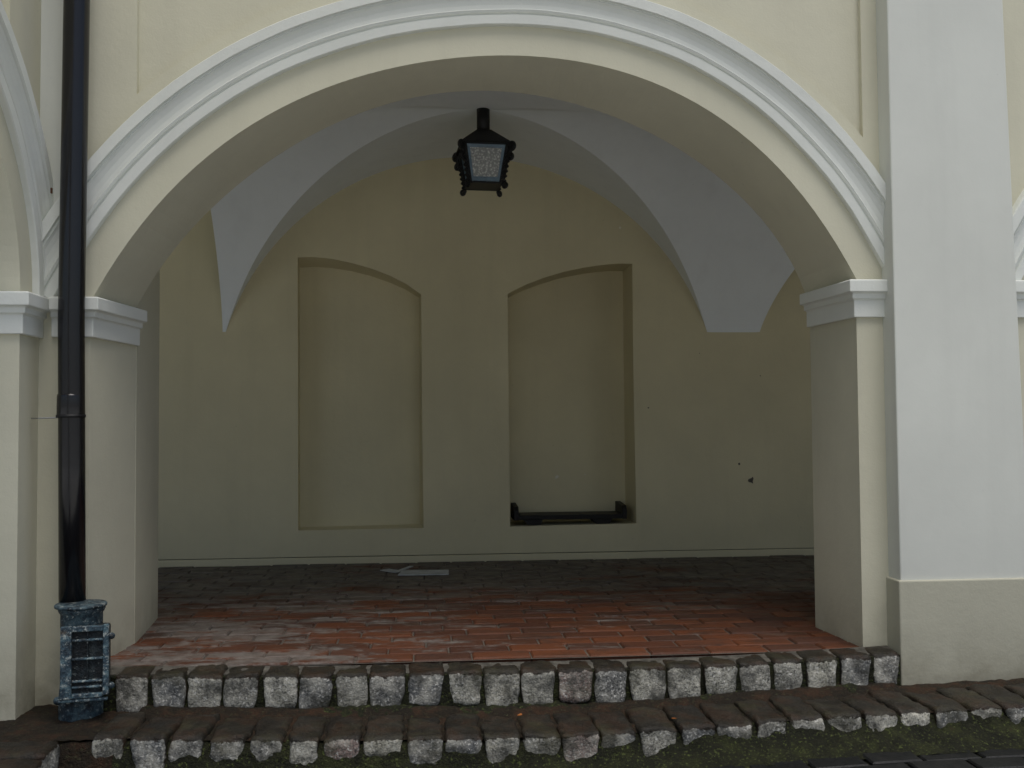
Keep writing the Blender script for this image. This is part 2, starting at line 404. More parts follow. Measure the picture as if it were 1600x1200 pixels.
# white pilaster with beige base
a0, a1 = at(1407, 905, -.11), at(1386, 0, -.11); b0, b1 = at(1597, 620, -.11), at(1567, 0, -.11)
def ext_line(p, q, z): t = (z-p.z)/(q.z-p.z); return p.x+t*(q.x-p.x)
zt, zb = ZT-.02, -.5
V = []
for z in (zb, zt):
    xl, xr = ext_line(a0, a1, z), ext_line(b0, b1, z)
    V += [(xl, -.11, z), (xr, -.11, z), (xr, .05, z), (xl, .05, z)]
pil = mesh('pilaster', V, [(0,3,2,1),(4,5,6,7),(0,1,5,4),(1,2,6,5),(2,3,7,6),(3,0,4,7)], M_WHITE, arcade, bevel=.006)
zbase = at(1500, 905.5, -.122).z; zbr = at(1600, 903, -.122).z
V = []
for z in (zb, zbase):
    xl, xr = ext_line(a0, a1, z)-.012, ext_line(b0, b1, z)+.012
    V += [(xl, -.122, z), (xr, -.122, z), (xr, .04, z), (xl, .04, z)]
ps = mesh('pilaster_base', V, [(0,3,2,1),(4,5,6,7),(0,1,5,4),(1,2,6,5),(2,3,7,6),(3,0,4,7)], M_BASE, None, bevel=.006)
ps.parent = pil
# pale strip in the inner corner beside the drainpipe
MB().box((XW-.1, -.014, 1.9), (at(104, 60, 0).x, .02, ZT-.03)).build('corner_strip', M_WHITE, arcade)

# ---- side wing (faces right, x = XW), its arch opens towards the viewer
wing = setp(empty('side_wing_wall', (XW, -.1, 0)), 'beige wall at far left meeting the arcade at the corner, with its own white arch moulding', 'side wall')
W0 = at(52, 700, -.2)
jw = .2; span = 3.3; zsp = at(66, 522, -.2).z; capw = zsp
spr = zsp + .165
cy = jw + span/2
def ell(n=56, dr=0):
    return [(cy - (span/2)*math.cos(math.pi*i/(n-1)), spr + 1.04*math.sin(math.pi*i/(n-1))) for i in range(n)]
WARC = ell()
def rev(c): return [(-s, z) for s, z in c][::-1]
wf = lambda s, z, d: Vector((XW - d, -s, z)); wb = lambda s, z: Vector((XW-.46, -s, z))
wo = [(-.0, ZB), (jw, ZB), (jw, spr-.02)] + WARC + [(jw+span, spr-.02), (jw+span, ZB), (jw+span+2, ZB), (jw+span+2, ZT), (0, ZT)]
wh = [panel_loop(WARC, .385, .33, 3.37, 4.6)]
wall_solid('wall', wo, wo, wf, wb, wh, .028, M_BEIGE, wing)
archivolt(WARC, .125, wf, wing, ext=.03)
capital([(XW, -.001), (XW, -jw), (XW-.46, -jw)], capw, wing)

# ------------------------------------------------------------------ gallery: back wall, niches, vault
Y3 = 3.03
bwall = setp(empty('back_wall', (.35, Y3, 0)), 'shaded beige gallery wall with two blind niches at the rear', 'back wall')
def sm(pts, y): return [(q.x, q.z) for q in (at(u, v, y) for u, v in pts)]
NL_F = [(466,829),(465,402),(490,401.5),(520,404.5),(550,411),(580,419.5),(610,431),(635,444),(658,460),(659.5,640),(662,825)]
NL_I = [(468.5,824),(468,418.5),(490,417),(520,419),(550,424),(580,431.5),(610,442),(633,452),(655,465.5),(655.5,640),(656,819)]
NR_F = [(797,823),(795,640),(793,459),(820,445.5),(850,434),(880,425),(910,418.5),(940,414),(965,411.8),(988,412),(990,600),(994.5,818)]
YN = Y3 + .34
NLd = Y3 + .2
nlf, nrf = sm(NL_F, Y3), sm(NR_F, Y3)
nli = sm(NL_I, NLd)
NR_I = [(0,0)]*12
nri = [(x, z) for x, z in nrf]
q = at(976, 700, YN).x
nri = [(x if x < 1.3 else x - .008, z) for x, z in nri]
xmax = max(x for x, z in nrf)
nri = [(min(x, xmax-.012), z-.004 if z > 1.5 else z) for x, z in nrf]
X0, X1 = -5.6, 6.6
V = []; Fc = []
zsk = at(760, 866.5, Y3-.004).z
outer = [(X0, zsk+.006), (X1, zsk+.006), (X1, 3.6), (X0, 3.6)]
V = [Vector((x, Y3, z)) for x, z in outer]; idx = [0,1,2,3]; loops = [[Vector((x, z, 0)) for x, z in outer]]
for f_, i_, yy in ((nlf, nli, NLd), (nrf, nri, YN)):
    k = len(V); n = len(f_); V += [Vector((x, Y3, z)) for x, z in f_]; idx += list(range(k, k+n)); loops.append([Vector((x, z, 0)) for x, z in f_])
    V += [Vector((x, yy, z)) for x, z in i_]
    for i in range(n): Fc.append((k+i, k+(i+1)%n, k+n+(i+1)%n, k+n+i))
    for t in tessellate_polygon([[Vector((x, z, 0)) for x, z in i_]]): Fc.append(tuple(k+n+j for j in t))
for t in tessellate_polygon(loops): Fc.append(tuple(idx[i] for i in t))
o = mesh('wall', V, Fc, M_INNER, bwall, bevel=0)
MB().box((X0, Y3+.03, ZB), (X1, Y3+.12, zsk+.12)).build('wall_core', M_CHIP, bwall)
MB().box((X0, Y3-.004, ZB), (X1, Y3+.029, zsk)).build('skirting', M_INNER, bwall, bevel=.005)
def chip(u, v, r, mat, y=Y3, parent=bwall, name='paint_chip'):
    c = at(u, v, y); n = 11; rs = [r*random.uniform(.45, 1.25) for _ in range(n)]
    f_ = [Vector((c.x+rs[i]*math.cos(2*math.pi*i/n), y-.003, c.z+rs[i]*math.sin(2*math.pi*i/n))) for i in range(n)]
    b_ = [p + Vector((0, .005, 0)) for p in f_]
    mesh(name, f_+b_, [tuple(range(n))]+[(i, (i+1)%n, n+(i+1)%n, n+i) for i in range(n)], mat, parent)
for u, v, r in ((1155,725,.012),(1174,750,.024),(1013,637,.007),(1188,587,.005),(1093,552,.003)): chip(u, v, r, M_CHIP)
chip(969, 356, .009, M_SPOT); chip(870, 745, .014, M_SPOT, YN); chip(914, 741, .006, M_SPOT, YN)
# end walls close the gallery at both ends
for x in (X0, X1):
    MB().box((x-.15, YB, ZB), (x, Y3, 3.6)).build('end_wall', M_INNER, bwall)

# groin vault: round transverse barrels over each bay, one long barrel along the gallery
TXC, TZC, TR = .347, 1.1146, 1.8345
ZS, ZA = 1.665, TZC+TR; YA = 1.90
PEX = 1.45
def w_t(z): return math.sqrt(max(0, TR*TR-(z-TZC)**2))
def fl(z): f = min(1, (z-ZS)/(ZA-ZS)); return (max(0, 1-f**PEX))**(1/PEX)
def y_b(z): return YA + (Y3-YA)*fl(z)
def y_f(z): return YA - (YA-YB)*fl(z)
HS = w_t(ZS)
bays = [TXC, 2.496+HS]; XE = -1.425
NZ = 56
th0 = math.asin((ZS-TZC)/TR)
levels = [TZC+TR*math.sin(th0+(math.pi/2-th0)*i/NZ) for i in range(NZ+1)]
V = []; Fc = []
def strip(fn, m=10):
    k = len(V)
    for z in levels:
        for j in range(m+1): V.append(fn(z, j/m))
    for i in range(NZ):
        for j in range(m):
            q = k+i*(m+1)+j; Fc.append((q, q+1, q+m+2, q+m+1))
lerp = lambda a, b, t: a+(b-a)*t
for c in bays:
    for s in (-1, 1):
        strip(lambda z, t: (c+s*w_t(z), lerp(Y3+.002, y_b(z), t), z))
        strip(lambda z, t: (c+s*w_t(z), lerp(YB-.002, y_f(z), t), z))
gaps = [(lambda z: XE, lambda z: bays[0]-w_t(z)), (lambda z: bays[0]+w_t(z), lambda z: bays[1]-w_t(z)), (lambda z: bays[1]+w_t(z), lambda z: X1)]
strip(lambda z, t: (XE, y_b(z), lerp(z, 3.07, t)), 2); strip(lambda z, t: (XE, y_f(z), lerp(z, 3.07, t)), 2)
for lo, hi in gaps:
    strip(lambda z, t: (lerp(lo(z), hi(z), t), y_b(z), z))
    strip(lambda z, t: (lerp(lo(z), hi(z), t), y_f(z), z))
k = len(V); V += [(X0, YB, 3.07), (XE, YB, 3.07), (XE, Y3, 3.07), (X0, Y3, 3.07)]; Fc.append((k, k+1, k+2, k+3))
vault = mesh('vaulted_ceiling', V, Fc, M_VAULT)
bm = bmesh.new(); bm.from_mesh(vault.data); bmesh.ops.remove_doubles(bm, verts=bm.verts, dist=.0005); bm.to_mesh(vault.data); bm.free()
setp(vault, 'whitewashed groin vault meeting at the lantern above the gallery', 'vault')
# upper floor slab keeps daylight out of the vault from above
MB().box((X0-.15, YB+.01, 3.1), (X1+.15, Y3+.3, 3.4)).build('upper_floor', M_MORTAR, bwall)
# ------------------------------------------------------------------ brick floor of the gallery
def brick_floor():
    V = []; Fc = []; tone = []
    L, W, G = .262, .122, .006
    rng = random.Random(3)
    y = 0.012; row = 0
    FZ = .012
    while y < Y3-.01:
        yy = y; x = -2.6 + (row % 2)*L*.5 + rng.uniform(-.04, .04)
        while x < 4.4:
            l = L*rng.uniform(.93, 1.04)
            z = FZ + rng.uniform(-.0025, .0025); tx = rng.uniform(-.008, .008); ty = rng.uniform(-.014, .014)
            x0, x1, y0, y1 = x+G/2, x+l-G/2, yy+G/2+rng.uniform(-.002,.002), min(yy+W-G/2+rng.uniform(-.002,.002), Y3-.02)
            k = len(V); b = .007
            for (px, py, dz) in ((x0,y0,-.03),(x1,y0,-.03),(x1,y1,-.03),(x0,y1,-.03),(x0,y0,-b),(x1,y0,-b),(x1,y1,-b),(x0,y1,-b),(x0+b,y0+b,0),(x1-b,y0+b,0),(x1-b,y1-b,0),(x0+b,y1-b,0)):
                V.append((px, py, z+dz+(px-(x0+x1)/2)*tx+(py-(y0+y1)/2)*ty))
            fs = [(8,9,10,11)]
            for a in range(4):
                c = (a+1) % 4; fs += [(a, c, 4+c, 4+a), (4+a, 4+c, 8+c, 8+a)]
            for f in fs: Fc.append(tuple(k+i for i in f))
            t = min(1, max(0, rng.gauss(.45, .27))); tone += [t]*len(fs)
            x += l
        y += W; row += 1
    k = len(V)
    V += [(X0, .006, .004), (X1, .006, .004), (X1, Y3, .004), (X0, Y3, .004)]
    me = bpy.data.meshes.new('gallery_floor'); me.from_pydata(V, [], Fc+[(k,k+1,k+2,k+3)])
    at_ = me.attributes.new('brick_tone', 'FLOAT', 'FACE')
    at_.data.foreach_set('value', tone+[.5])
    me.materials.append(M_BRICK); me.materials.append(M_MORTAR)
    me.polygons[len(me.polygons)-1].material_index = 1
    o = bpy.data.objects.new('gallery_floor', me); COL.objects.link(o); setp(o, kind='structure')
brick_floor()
FZ = .012
# painted arrow on the floor by the back wall
aw = MB()
def poly(px):
    t = [atz(u, v, FZ+.007) for u, v in px]; b = [p - Vector((0, 0, .006)) for p in t]; n = len(t)
    aw.add(t+b, [tuple(range(n))]+[(i, (i+1)%n, n+(i+1)%n, n+i) for i in range(n)])
poly([(621.5,898),(628,891),(701,890),(701,897)])
poly([(594,890.5),(608,888.5),(622,890.5),(640,884),(646,884),(627,891.5),(620,894.3)])
ar = aw.build('floor_arrow', M_ARROW)
setp(ar, 'worn white arrow pointing left on dark bricks below the empty niche', 'floor arrow')

# ------------------------------------------------------------------ setts of the two steps
def sett_mesh(w, d, h, seed, taper=.10, rough=.008, ragged=0):
    """rounded split-stone block, origin at the middle of its front top edge; front faces -y"""
    rng = random.Random(seed); n = 9
    bm = bmesh.new(); bmesh.ops.create_cube(bm, size=2)
    bmesh.ops.subdivide_edges(bm, edges=bm.edges[:], cuts=n, use_grid_fill=True)
    off = Vector((rng.uniform(-50, 50), rng.uniform(-50, 50), rng.uniform(-50, 50)))
    r = rng.uniform(.014, .022); sk = rng.uniform(-.012, .012); tl = rng.uniform(.3, 1)*taper; tr = rng.uniform(.3, 1)*taper
    lowcut = rng.uniform(.0, .25)
    for v in bm.verts:
        p = Vector((v.co.x*w/2, v.co.y*d/2, v.co.z*h/2))
        c = Vector((max(-w/2+r, min(w/2-r, p.x)), max(-d/2+r, min(d/2-r, p.y)), max(-h/2+r, min(h/2-r, p.z))))
        dv = p-c
        if dv.length > 1e-6: p = c + dv.normalized()*r
        t = (h/2-p.z)/h                                # 0 top .. 1 bottom
        p.x *= 1 - t*(tl if p.x < 0 else tr)*1.6
        # lower corners are broken away
        e = abs(p.x)/(w/2)
        if t > .6 and e > .5: p.x *= 1-(t-.6)*(e-.5)*(.35+lowcut)
        q = p*11+off; nv = noise.noise_vector(q); nv2 = noise.noise_vector(p*34+off); nv3 = noise.noise_vector(p*90+off)
        p += nv*rough + nv2*rough*.5 + nv3*rough*.28
        if p.y < 0: p.y += abs(noise.noise(q*.7))*rough*1.2
        p.x += sk*t
        v.co = p + Vector((0, d/2, -h/2))
    me = bpy.data.meshes.new('sett'); bm.to_mesh(me); bm.free()
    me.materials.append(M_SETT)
    for p in me.polygons: p.use_smooth = True
    return me
def interp(x, tab):
    for (a, b), (c, d) in zip(tab, tab[1:]):
        if x <= c: return b + (d-b)*max(0, (x-a))/(c-a)
    return tab[-1][1]

UP = [176,232,289,347,407,466,522,576,635,697,754,814,871,929,983,1042,1098,1155,1207,1259,1313,1366,1409]
UPY = [(170,1056),(420,1056),(600,1054),(760,1050),(1000,1044),(1180,1037),(1409,1021)]
LO = [137,198,262,322,386,445,503,566,633,694,754,816,877,937,999,1061,1119,1179,1234,1290,1351,1404,1459,1516,1570,1625,1680,1735,1790,1845,1900]
LOY = [(140,1152),(445,1155),(600,1152),(760,1152),(937,1145),(1061,1139),(1180,1127),(1290,1119),(1409,1111),(1516,1106),(1600,1101),(1900,1082)]
YU, YL = -.14, -.5
up = setp(empty('stone_step', (.4, YU, 0)), 'upper row of pale split granite setts along the edge of the brick floor', 'stone step')
lo = setp(empty('stone_step', (.5, YL, -.15)), 'lower row of dark topped granite setts nearest the street, mossy below', 'stone step')
def put(me, loc, rotz, parent, tilt=(0, 0)):
    o = bpy.data.objects.new('sett', me); COL.objects.link(o); o.parent = parent
    o.location = Vector(loc)-Vector(parent.location); o.rotation_euler = (tilt[0], tilt[1], rotz)
    return o
rng = random.Random(11)
zup = []; zlo = []
for i, (a, b) in enumerate(zip(UP, UP[1:])):
    m_ = (a+b)/2; y = YU + rng.uniform(-.006, .006)
    p0, p1 = at(a, interp(a, UPY), y), at(b, interp(b, UPY), y)
    w = (p1-p0).length - rng.uniform(.002, .007)
    z = (p0.z+p1.z)/2
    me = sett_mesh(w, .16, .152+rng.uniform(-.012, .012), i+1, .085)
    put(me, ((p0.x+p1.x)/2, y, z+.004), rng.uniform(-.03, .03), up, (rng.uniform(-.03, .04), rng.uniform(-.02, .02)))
    zup.append((p0.x, z))
for i, (a, b) in enumerate(zip(LO, LO[1:])):
    y = YL + rng.uniform(-.012, .012)
    p0, p1 = at(a, interp(a, LOY), y), at(b, interp(b, LOY), y)
    w = (p1-p0).length - rng.uniform(.003, .009); z = (p0.z+p1.z)/2
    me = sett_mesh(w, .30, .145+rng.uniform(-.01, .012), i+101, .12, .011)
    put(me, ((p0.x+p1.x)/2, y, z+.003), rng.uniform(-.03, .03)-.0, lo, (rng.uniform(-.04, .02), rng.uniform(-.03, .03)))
    zlo.append(((p0.x+p1.x)/2, z))
zlo.sort()
def zl_at(x): return interp(x, zlo) if x > zlo[0][0] else zlo[0][1]
V = []; UPJ = [124] + UP; n_ = len(UPJ)
for i, u in enumerate(UPJ):
    p = at(u, interp(u, UPY), YU)
    for yy in (YU+.016, .004):
        for zz in (-.25, p.z-.010): V.append((p.x, yy, zz))
Fc = []
for i in range(n_-1):
    a = i*4; b = a+4; Fc += [(a, a+1, b+1, b), (a+1, a+3, b+3, b+1), (a+3, a+2, b+2, b+3)]
Fc += [(0, 2, 3, 1), (n_*4-4, n_*4-3, n_*4-1, n_*4-2)]
mesh('joint_fill', V, Fc, M_MOSS, up)
V = []
for u in UPJ:
    p = at(u, interp(u, UPY), YU)
    V += [(p.x, YU+.045, p.z-.006), (p.x, .005, p.z+.004), (p.x, YU+.045, p.z-.03), (p.x, .005, p.z-.03)]
Fc = []
for i in range(n_-1):
    a = i*4; b = a+4; Fc += [(a, a+1, b+1, b), (a, b, b+2, a+2)]
mesh('mortar_joint', V, Fc, M_JOINT, up)
# wing step at the far left: its row runs towards the viewer
ws = setp(empty('stone_step', (-1.45, -.7, -.16)), 'short row of dark setts in the left foreground at foot of side wall', 'stone step')
zw = at(60, 1160, -.6).z
xs = at(96, 1155, -.52).x
for i in range(8):
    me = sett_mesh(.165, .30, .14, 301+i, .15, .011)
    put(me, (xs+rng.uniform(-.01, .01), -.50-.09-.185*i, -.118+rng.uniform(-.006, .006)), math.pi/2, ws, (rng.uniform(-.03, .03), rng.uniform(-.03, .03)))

# ------------------------------------------------------------------ soil, moss, pavement
def ground_z(x, y):
    zt_ = zl_at(x) - .004
    if y > -.48: return zt_
    return zt_
def sheet(name, xs_, ys_, fz, mat, kind, label=None, cat=None):
    V = [(x, y, fz(x, y)) for x in xs_ for y in ys_]; n = len(ys_)
    Fc = [(i*n+j, i*n+j+1, (i+1)*n+j+1, (i+1)*n+j) for i in range(len(xs_)-1) for j in range(n-1)]
    o = mesh(name, V, Fc, mat, None, True); setp(o, label, cat, None, kind); return o
lin = lambda a, b, n: [a+(b-a)*i/(n-1) for i in range(n)]
def nz(x, y, s, a): return noise.noise(Vector((x*s, y*s, 3.1)))*a
def soil_z(x, y):
    t = max(0, min(1, (y+.46)/.3))
    bank = .022*max(0, min(1, (y+.22)/.06))           # soil heaped against the riser
    if x > 1.98: bank *= .3
    if x < -1.12: bank = 0
    return zl_at(x) - .016 + bank + .006*t + nz(x, y, 9, .008) + nz(x, y, 30, .006)
sheet('dirt_bed', lin(-2.4, 4.5, 500), lin(-.475, .02, 42), soil_z, M_SOIL, 'structure')
def pz(x): return zl_at(x) - .112
def moss_z(x, y):
    t = max(0, min(1, (-.465-y)/.055)); t = t*t*(3-2*t); t2 = max(0, min(1, (-.52-y)/.12))
    return zl_at(x) - .022 - t*(.058+.036*max(0, min(1, (1.2-x)/1.2))) - t2*.034 + (nz(x, y, 7, .016) + nz(x, y, 22, .012))*(1-.6*t2) + nz(x, y, 70, .004) - (.03 if y > -.462 else 0)
sheet('moss', lin(-1.12, 4.4, 540), lin(-.66, -.44, 44), moss_z, M_MOSS, 'stuff', 'dark green moss bank filling the gaps below the lower stone step', 'moss')
sheet('dirt_bed', lin(-2.2, -1.118, 110), lin(-.66, -.44, 44), moss_z, M_SOIL, 'structure')
def moss2_z(x, y):
    t = max(0, min(1, (y+.25)/.10))
    g = .5+.5*noise.noise(Vector((x*2.3, 7.7, 0)))
    return zl_at(x) - .034 + t*(.050)*(.45+.8*g)*max(0, min(1, (1.98-x)/.2)) + nz(x, y, 14, .010) + nz(x, y, 45, .008)
sheet('moss', lin(-1.1, 2.02, 420), lin(-.27, -.125, 26), moss2_z, M_MOSS, 'stuff', 'thin green moss along the joint below the upper stone step', 'moss')

def pavement():
    V = []; Fc = []; r = random.Random(5)
    def slab(x0, x1, y0, y1, z):
        k = len(V); b = .006
        tx, ty = r.uniform(-.012, .012), r.uniform(-.012, .012); cx, cy_ = (x0+x1)/2, (y0+y1)/2
        for (px, py, dz) in ((x0,y0,-.04),(x1,y0,-.04),(x1,y1,-.04),(x0,y1,-.04),(x0,y0,-b),(x1,y0,-b),(x1,y1,-b),(x0,y1,-b),(x0+b,y0+b,0),(x1-b,y0+b,0),(x1-b,y1-b,0),(x0+b,y1-b,0)):
            V.append((px, py, z(px)+dz+(px-cx)*tx+(py-cy_)*ty))
        Fc.append((k+8,k+9,k+10,k+11))
        for a in range(4):
            c = (a+1) % 4; Fc.append((k+a,k+c,k+4+c,k+4+a)); Fc.append((k+4+a,k+4+c,k+8+c,k+8+a))
    y = -.605; row = 0
    while y > -1.25:
        x = -1.4+(row % 2)*.11+r.uniform(-.03, .03)
        while x < 3.6:
            l = .215*r.uniform(.93, 1.07); dz = r.uniform(-.003, .003)
            slab(x+.006, x+l-.006, y-.112, y-.006, lambda px: pz(px)+dz); x += l
        y -= .118; row += 1
    o = mesh('street_paving', V, Fc, M_PAVE); setp(o, kind='structure')
pavement()
sheet('street', [-60,-30,-10,-4,-2.4]+lin(-2.2, 4.2, 33)+[5,8,30,60], [-1.32,-1,-.7,-.45], lambda x, y: pz(max(-1.4, min(3.6, x)))-.012, M_MOSS, 'structure')
sheet('bounce_yard', [-60,-30,-10,-4,-2.4]+lin(-2.2, 4.2, 33)+[5,8,30,60], [-80,-40,-15,-6,-4,-3,-2,-1.6,-1.31], lambda x, y: pz(max(-1.4, min(3.6, x)))-.006, M_YARD, 'structure')  # unseen ground behind the camera, made pale to bounce light inside

# fallen leaf scraps on the steps
for k, (u, v, s) in enumerate(((813,1118,.012),(1053,1124,.014),(1398,1107,.014))):
    p = atz(u, v, zl_at(0)+.012 if v > 1100 else FZ+.012)
    if v > 1100: p = at(u, v, -.42)
    n = 8; rr = [s*random.uniform(.5, 1.1) for _ in range(n)]
    t = [p+Vector((rr[i]*math.cos(6.283*i/n), rr[i]*.6*math.sin(6.283*i/n), .004+random.uniform(-.003,.003))) for i in range(n)]
    b = [q_-Vector((0,0,.0012)) for q_ in t]
    o = mesh('leaf_scrap', t+b, [tuple(range(n))]+[(i,(i+1)%n,n+(i+1)%n,n+i) for i in range(n)], M_LEAF)
    setp(o, ('tiny orange leaf scrap on the lower step, leftmost of three', 'tiny orange leaf scrap on the lower step, middle one of three', 'tiny orange leaf scrap on the lower step near the white pilaster')[k], 'leaf', 'fallen leaf scraps')

# ------------------------------------------------------------------ drainpipe with cast iron foot
PY = -.10
dp = setp(empty('drainpipe', (at(113, 930, PY).x, PY, -.13)), 'glossy black drainpipe in the left corner standing in a blue-grey cast iron foot', 'drainpipe')
pt, pm, pb = at(120, 0, PY), at(111.5, 500, PY), at(113, 955, PY)
top = pt + (pt-pm)*((ZT-.3-pt.z)/(pt.z-pm.z))
R_ = .0505
MB().tube([pb, lerp(pb, pm, .5), pm, lerp(pm, pt, .5), pt, top], R_, 40).build('pipe', M_PIPE, dp, True)
c1, c2 = at(110.8, 650, PY), at(111, 616, PY)
MB().tube([c1, lerp(c1, c2, .06), lerp(c1, c2, .9), c2], [.0525, .0535, .0525, .0512], 40).build('joint_collar', M_PIPE, dp, True)
c3 = at(110.8, 652.5, PY); c4 = at(110.8, 648, PY)
MB().tube([c3, c4], .0560, 40).build('clamp_ring', M_IRON, dp, True)
MB().tube([c3+Vector((-.05,-.01,.0)), c3+Vector((-.12,-.015,-.002)), c3+Vector((-.16,.02,-.002))], .003, 8).build('wall_bracket', M_STEEL, dp)
# foot
sc = at(127.5, 1000, -.16); sx_, sy_ = sc.x, sc.y
zb_ = zl_at(-1.2)-.03
zt_ = at(127, 943, sy_).z
hgt = zt_-zb_
foot = MB().lathe((sx_, sy_, zb_), [(.078,0),(.081,.02),(.082,.10),(.078,.13),(.075,.2),(.075,hgt-.10),(.078,hgt-.085),(.078,hgt-.035),(.083,hgt-.03),(.087,hgt-.02),(.087,hgt-.012),(.06,hgt-.012)], 48).build('cast_iron_foot', M_CAST, dp, True)
MB().lathe((sx_-.004, sy_, zt_), [(.052,-.012),(.096,-.010),(.097,-.003),(.094,.001),(.052,.003)], 48).build('rim', M_CAST, foot, True)
# inspection hatch: box in front, turned slightly to the right
zh0 = at(130, 1090, sy_-.09).z; zh1 = at(130, 976, sy_-.09).z
HM = Matrix.Translation((sx_+.030, sy_, 0)) @ Matrix.Rotation(math.radians(9), 4, 'Z')
hw = .082
MB().box((-hw, -.105, zh0+.012), (hw, -.02, zh1-.008), HM).build('hatch_box', M_CASTD, foot, bevel=.008)
fr_ = MB()
def hb(x0, x1, z0, z1, y0=-.122, y1=-.100): fr_.box((x0, y0, z0), (x1, y1, z1), HM)
hb(-hw-.004, -hw+.036, zh0+.002, zh1); hb(hw-.016, hw+.006, zh0+.012, zh1+.002)
hb(-hw+.036, hw-.016, zh1-.022, zh1-.001); hb(-hw+.036, hw-.016, zh0+.004, zh0+.022)
Hh = zh1-zh0
for f_ in (.16, .24, .545, .80):
    hb(-hw+.036, hw-.016, zh0+Hh*f_-.004, zh0+Hh*f_+.005, -.118)
hb(-hw-.012, hw+.002, zh0-.010, zh0+.002, -.118)
fr_.build('hatch_frame', M_CASTL, foot, bevel=.004)
MB().box((.008, -.115, zh0+.022), (.013, -.1, zh1-.022), HM).build('hatch_seam', M_CASTD, foot)
for zf in (.84, .16):
    p = HM @ Vector((hw+.014, -.108, zh0+Hh*zf))
    MB().ball(p, .013, 8).build('hinge_bolt', M_CAST, foot, True)
p = HM @ Vector((-hw-.016, -.09, zh0-.006)); MB().ball(p, .016, 8).build('lug', M_CAST, foot, True)

# ------------------------------------------------------------------ lantern
LA = Vector((at(755, 175, YA).x, YA, ZA))
lan = setp(empty('hanging_lantern', LA), 'black wrought iron lantern with pebbled glass hanging from the vault crown', 'lantern')
pxm = (YA+DIST)/F                                     # metres per photo pixel at the lantern
def zpx(v): return at(755, v, YA).z
zroof0, zroof1 = zpx(205), zpx(231); zg0, zg1 = zpx(232), zpx(288.5); zbt = zpx(291)
LM = Matrix.Translation((LA.x, LA.y, 0)) @ Matrix.Rotation(math.radians(4), 4, 'Z')
MB().tube([LA+Vector((0,0,.012)), Vector((LA.x, LA.y, zroof0-.01))], 10.3*pxm, 24).build('stem', M_IRON, lan, True)
def frus(mb, w0, z0, w1, z1):
    v0 = [(-w0,-w0,z0),(w0,-w0,z0),(w0,w0,z0),(-w0,w0,z0),(-w1,-w1,z1),(w1,-w1,z1),(w1,w1,z1),(-w1,w1,z1)]
    mb.add([LM @ Vector(p) for p in v0], [(0,3,2,1),(4,5,6,7),(0,1,5,4),(1,2,6,5),(2,3,7,6),(3,0,4,7)])
tw, bw = 34*pxm, 24.5*pxm
rf = MB(); frus(rf, 40*pxm, zroof1, 11*pxm, zroof0); frus(rf, 41*pxm, zroof1-.012, 40.2*pxm, zroof1-.001)
rf.build('roof', M_IRON, lan, bevel=.003)
fm = MB()
cn = [(-1,-1),(1,-1),(1,1),(-1,1)]
for (cx_, cy2) in cn:
    a = LM @ Vector((cx_*tw, cy2*tw, zg0)); b = LM @ Vector((cx_*bw, cy2*bw, zbt))
    fm.tube([a, b], .014, 8)
for w, z0, z1 in ((bw, zbt-.004, zg1+.0)),:
    for k in range(4):
        R4 = LM @ Matrix.Rotation(k*math.pi/2, 4, 'Z')
        fm.box((-w-.008, -w-.010, z0), (w+.008, -w+.012, z1-.005), R4)
fm.build('frame', M_IRON, lan, bevel=.002)
for k in range(4):                                    # glazed side = reflection-tinted border + pebbled pane
    R4 = LM @ Matrix.Rotation(k*math.pi/2, 4, 'Z')
    def pt_(fx, fz, dy): 
        w = tw+(bw-tw)*fz; return R4 @ Vector((fx*w, -w+dy, zg0+(zg1-zg0)*fz))
    bx = .93; o_ = [pt_(-bx,0,.002),pt_(bx,0,.002),pt_(bx,1,.002),pt_(-bx,1,.002)]; i_ = [pt_(-.76,.12,.004),pt_(.76,.12,.004),pt_(.74,.88,.004),pt_(-.74,.88,.004)]
    back = [q_ + (R4.to_3x3() @ Vector((0,.006,0))) for q_ in o_+i_]
    fs = []
    for j in range(4):
        j2 = (j+1) % 4; fs += [(j, j2, 4+j2, 4+j), (8+j, 8+j2, 12+j2, 12+j), (j, j2, 8+j2, 8+j), (4+j, 4+j2, 12+j2, 12+j)]
    mesh('pane_border', o_+i_+back, fs, M_BEVEL, lan)
    g = [pt_(-.78,.10,.009),pt_(.78,.10,.009),pt_(.76,.90,.009),pt_(-.76,.90,.009)]; gb = [q_ + (R4.to_3x3() @ Vector((0,.005,0))) for q_ in g]
    mesh('glass_pane', g+gb, [(0,1,2,3),(4,7,6,5),(0,1,5,4),(1,2,6,5),(2,3,7,6),(3,0,4,7)], M_GLASS, lan)
def spiral(c, rd, out, start, r0, turns, n=26, flip=1):
    pts = []
    for i in range(n):
        t = i/(n-1); a = start+flip*turns*2*math.pi*t; r = r0*(1-.72*t)
        pts.append(c + out*(r*math.cos(a)) + Vector((0,0,1))*(r*math.sin(a)))
    return pts
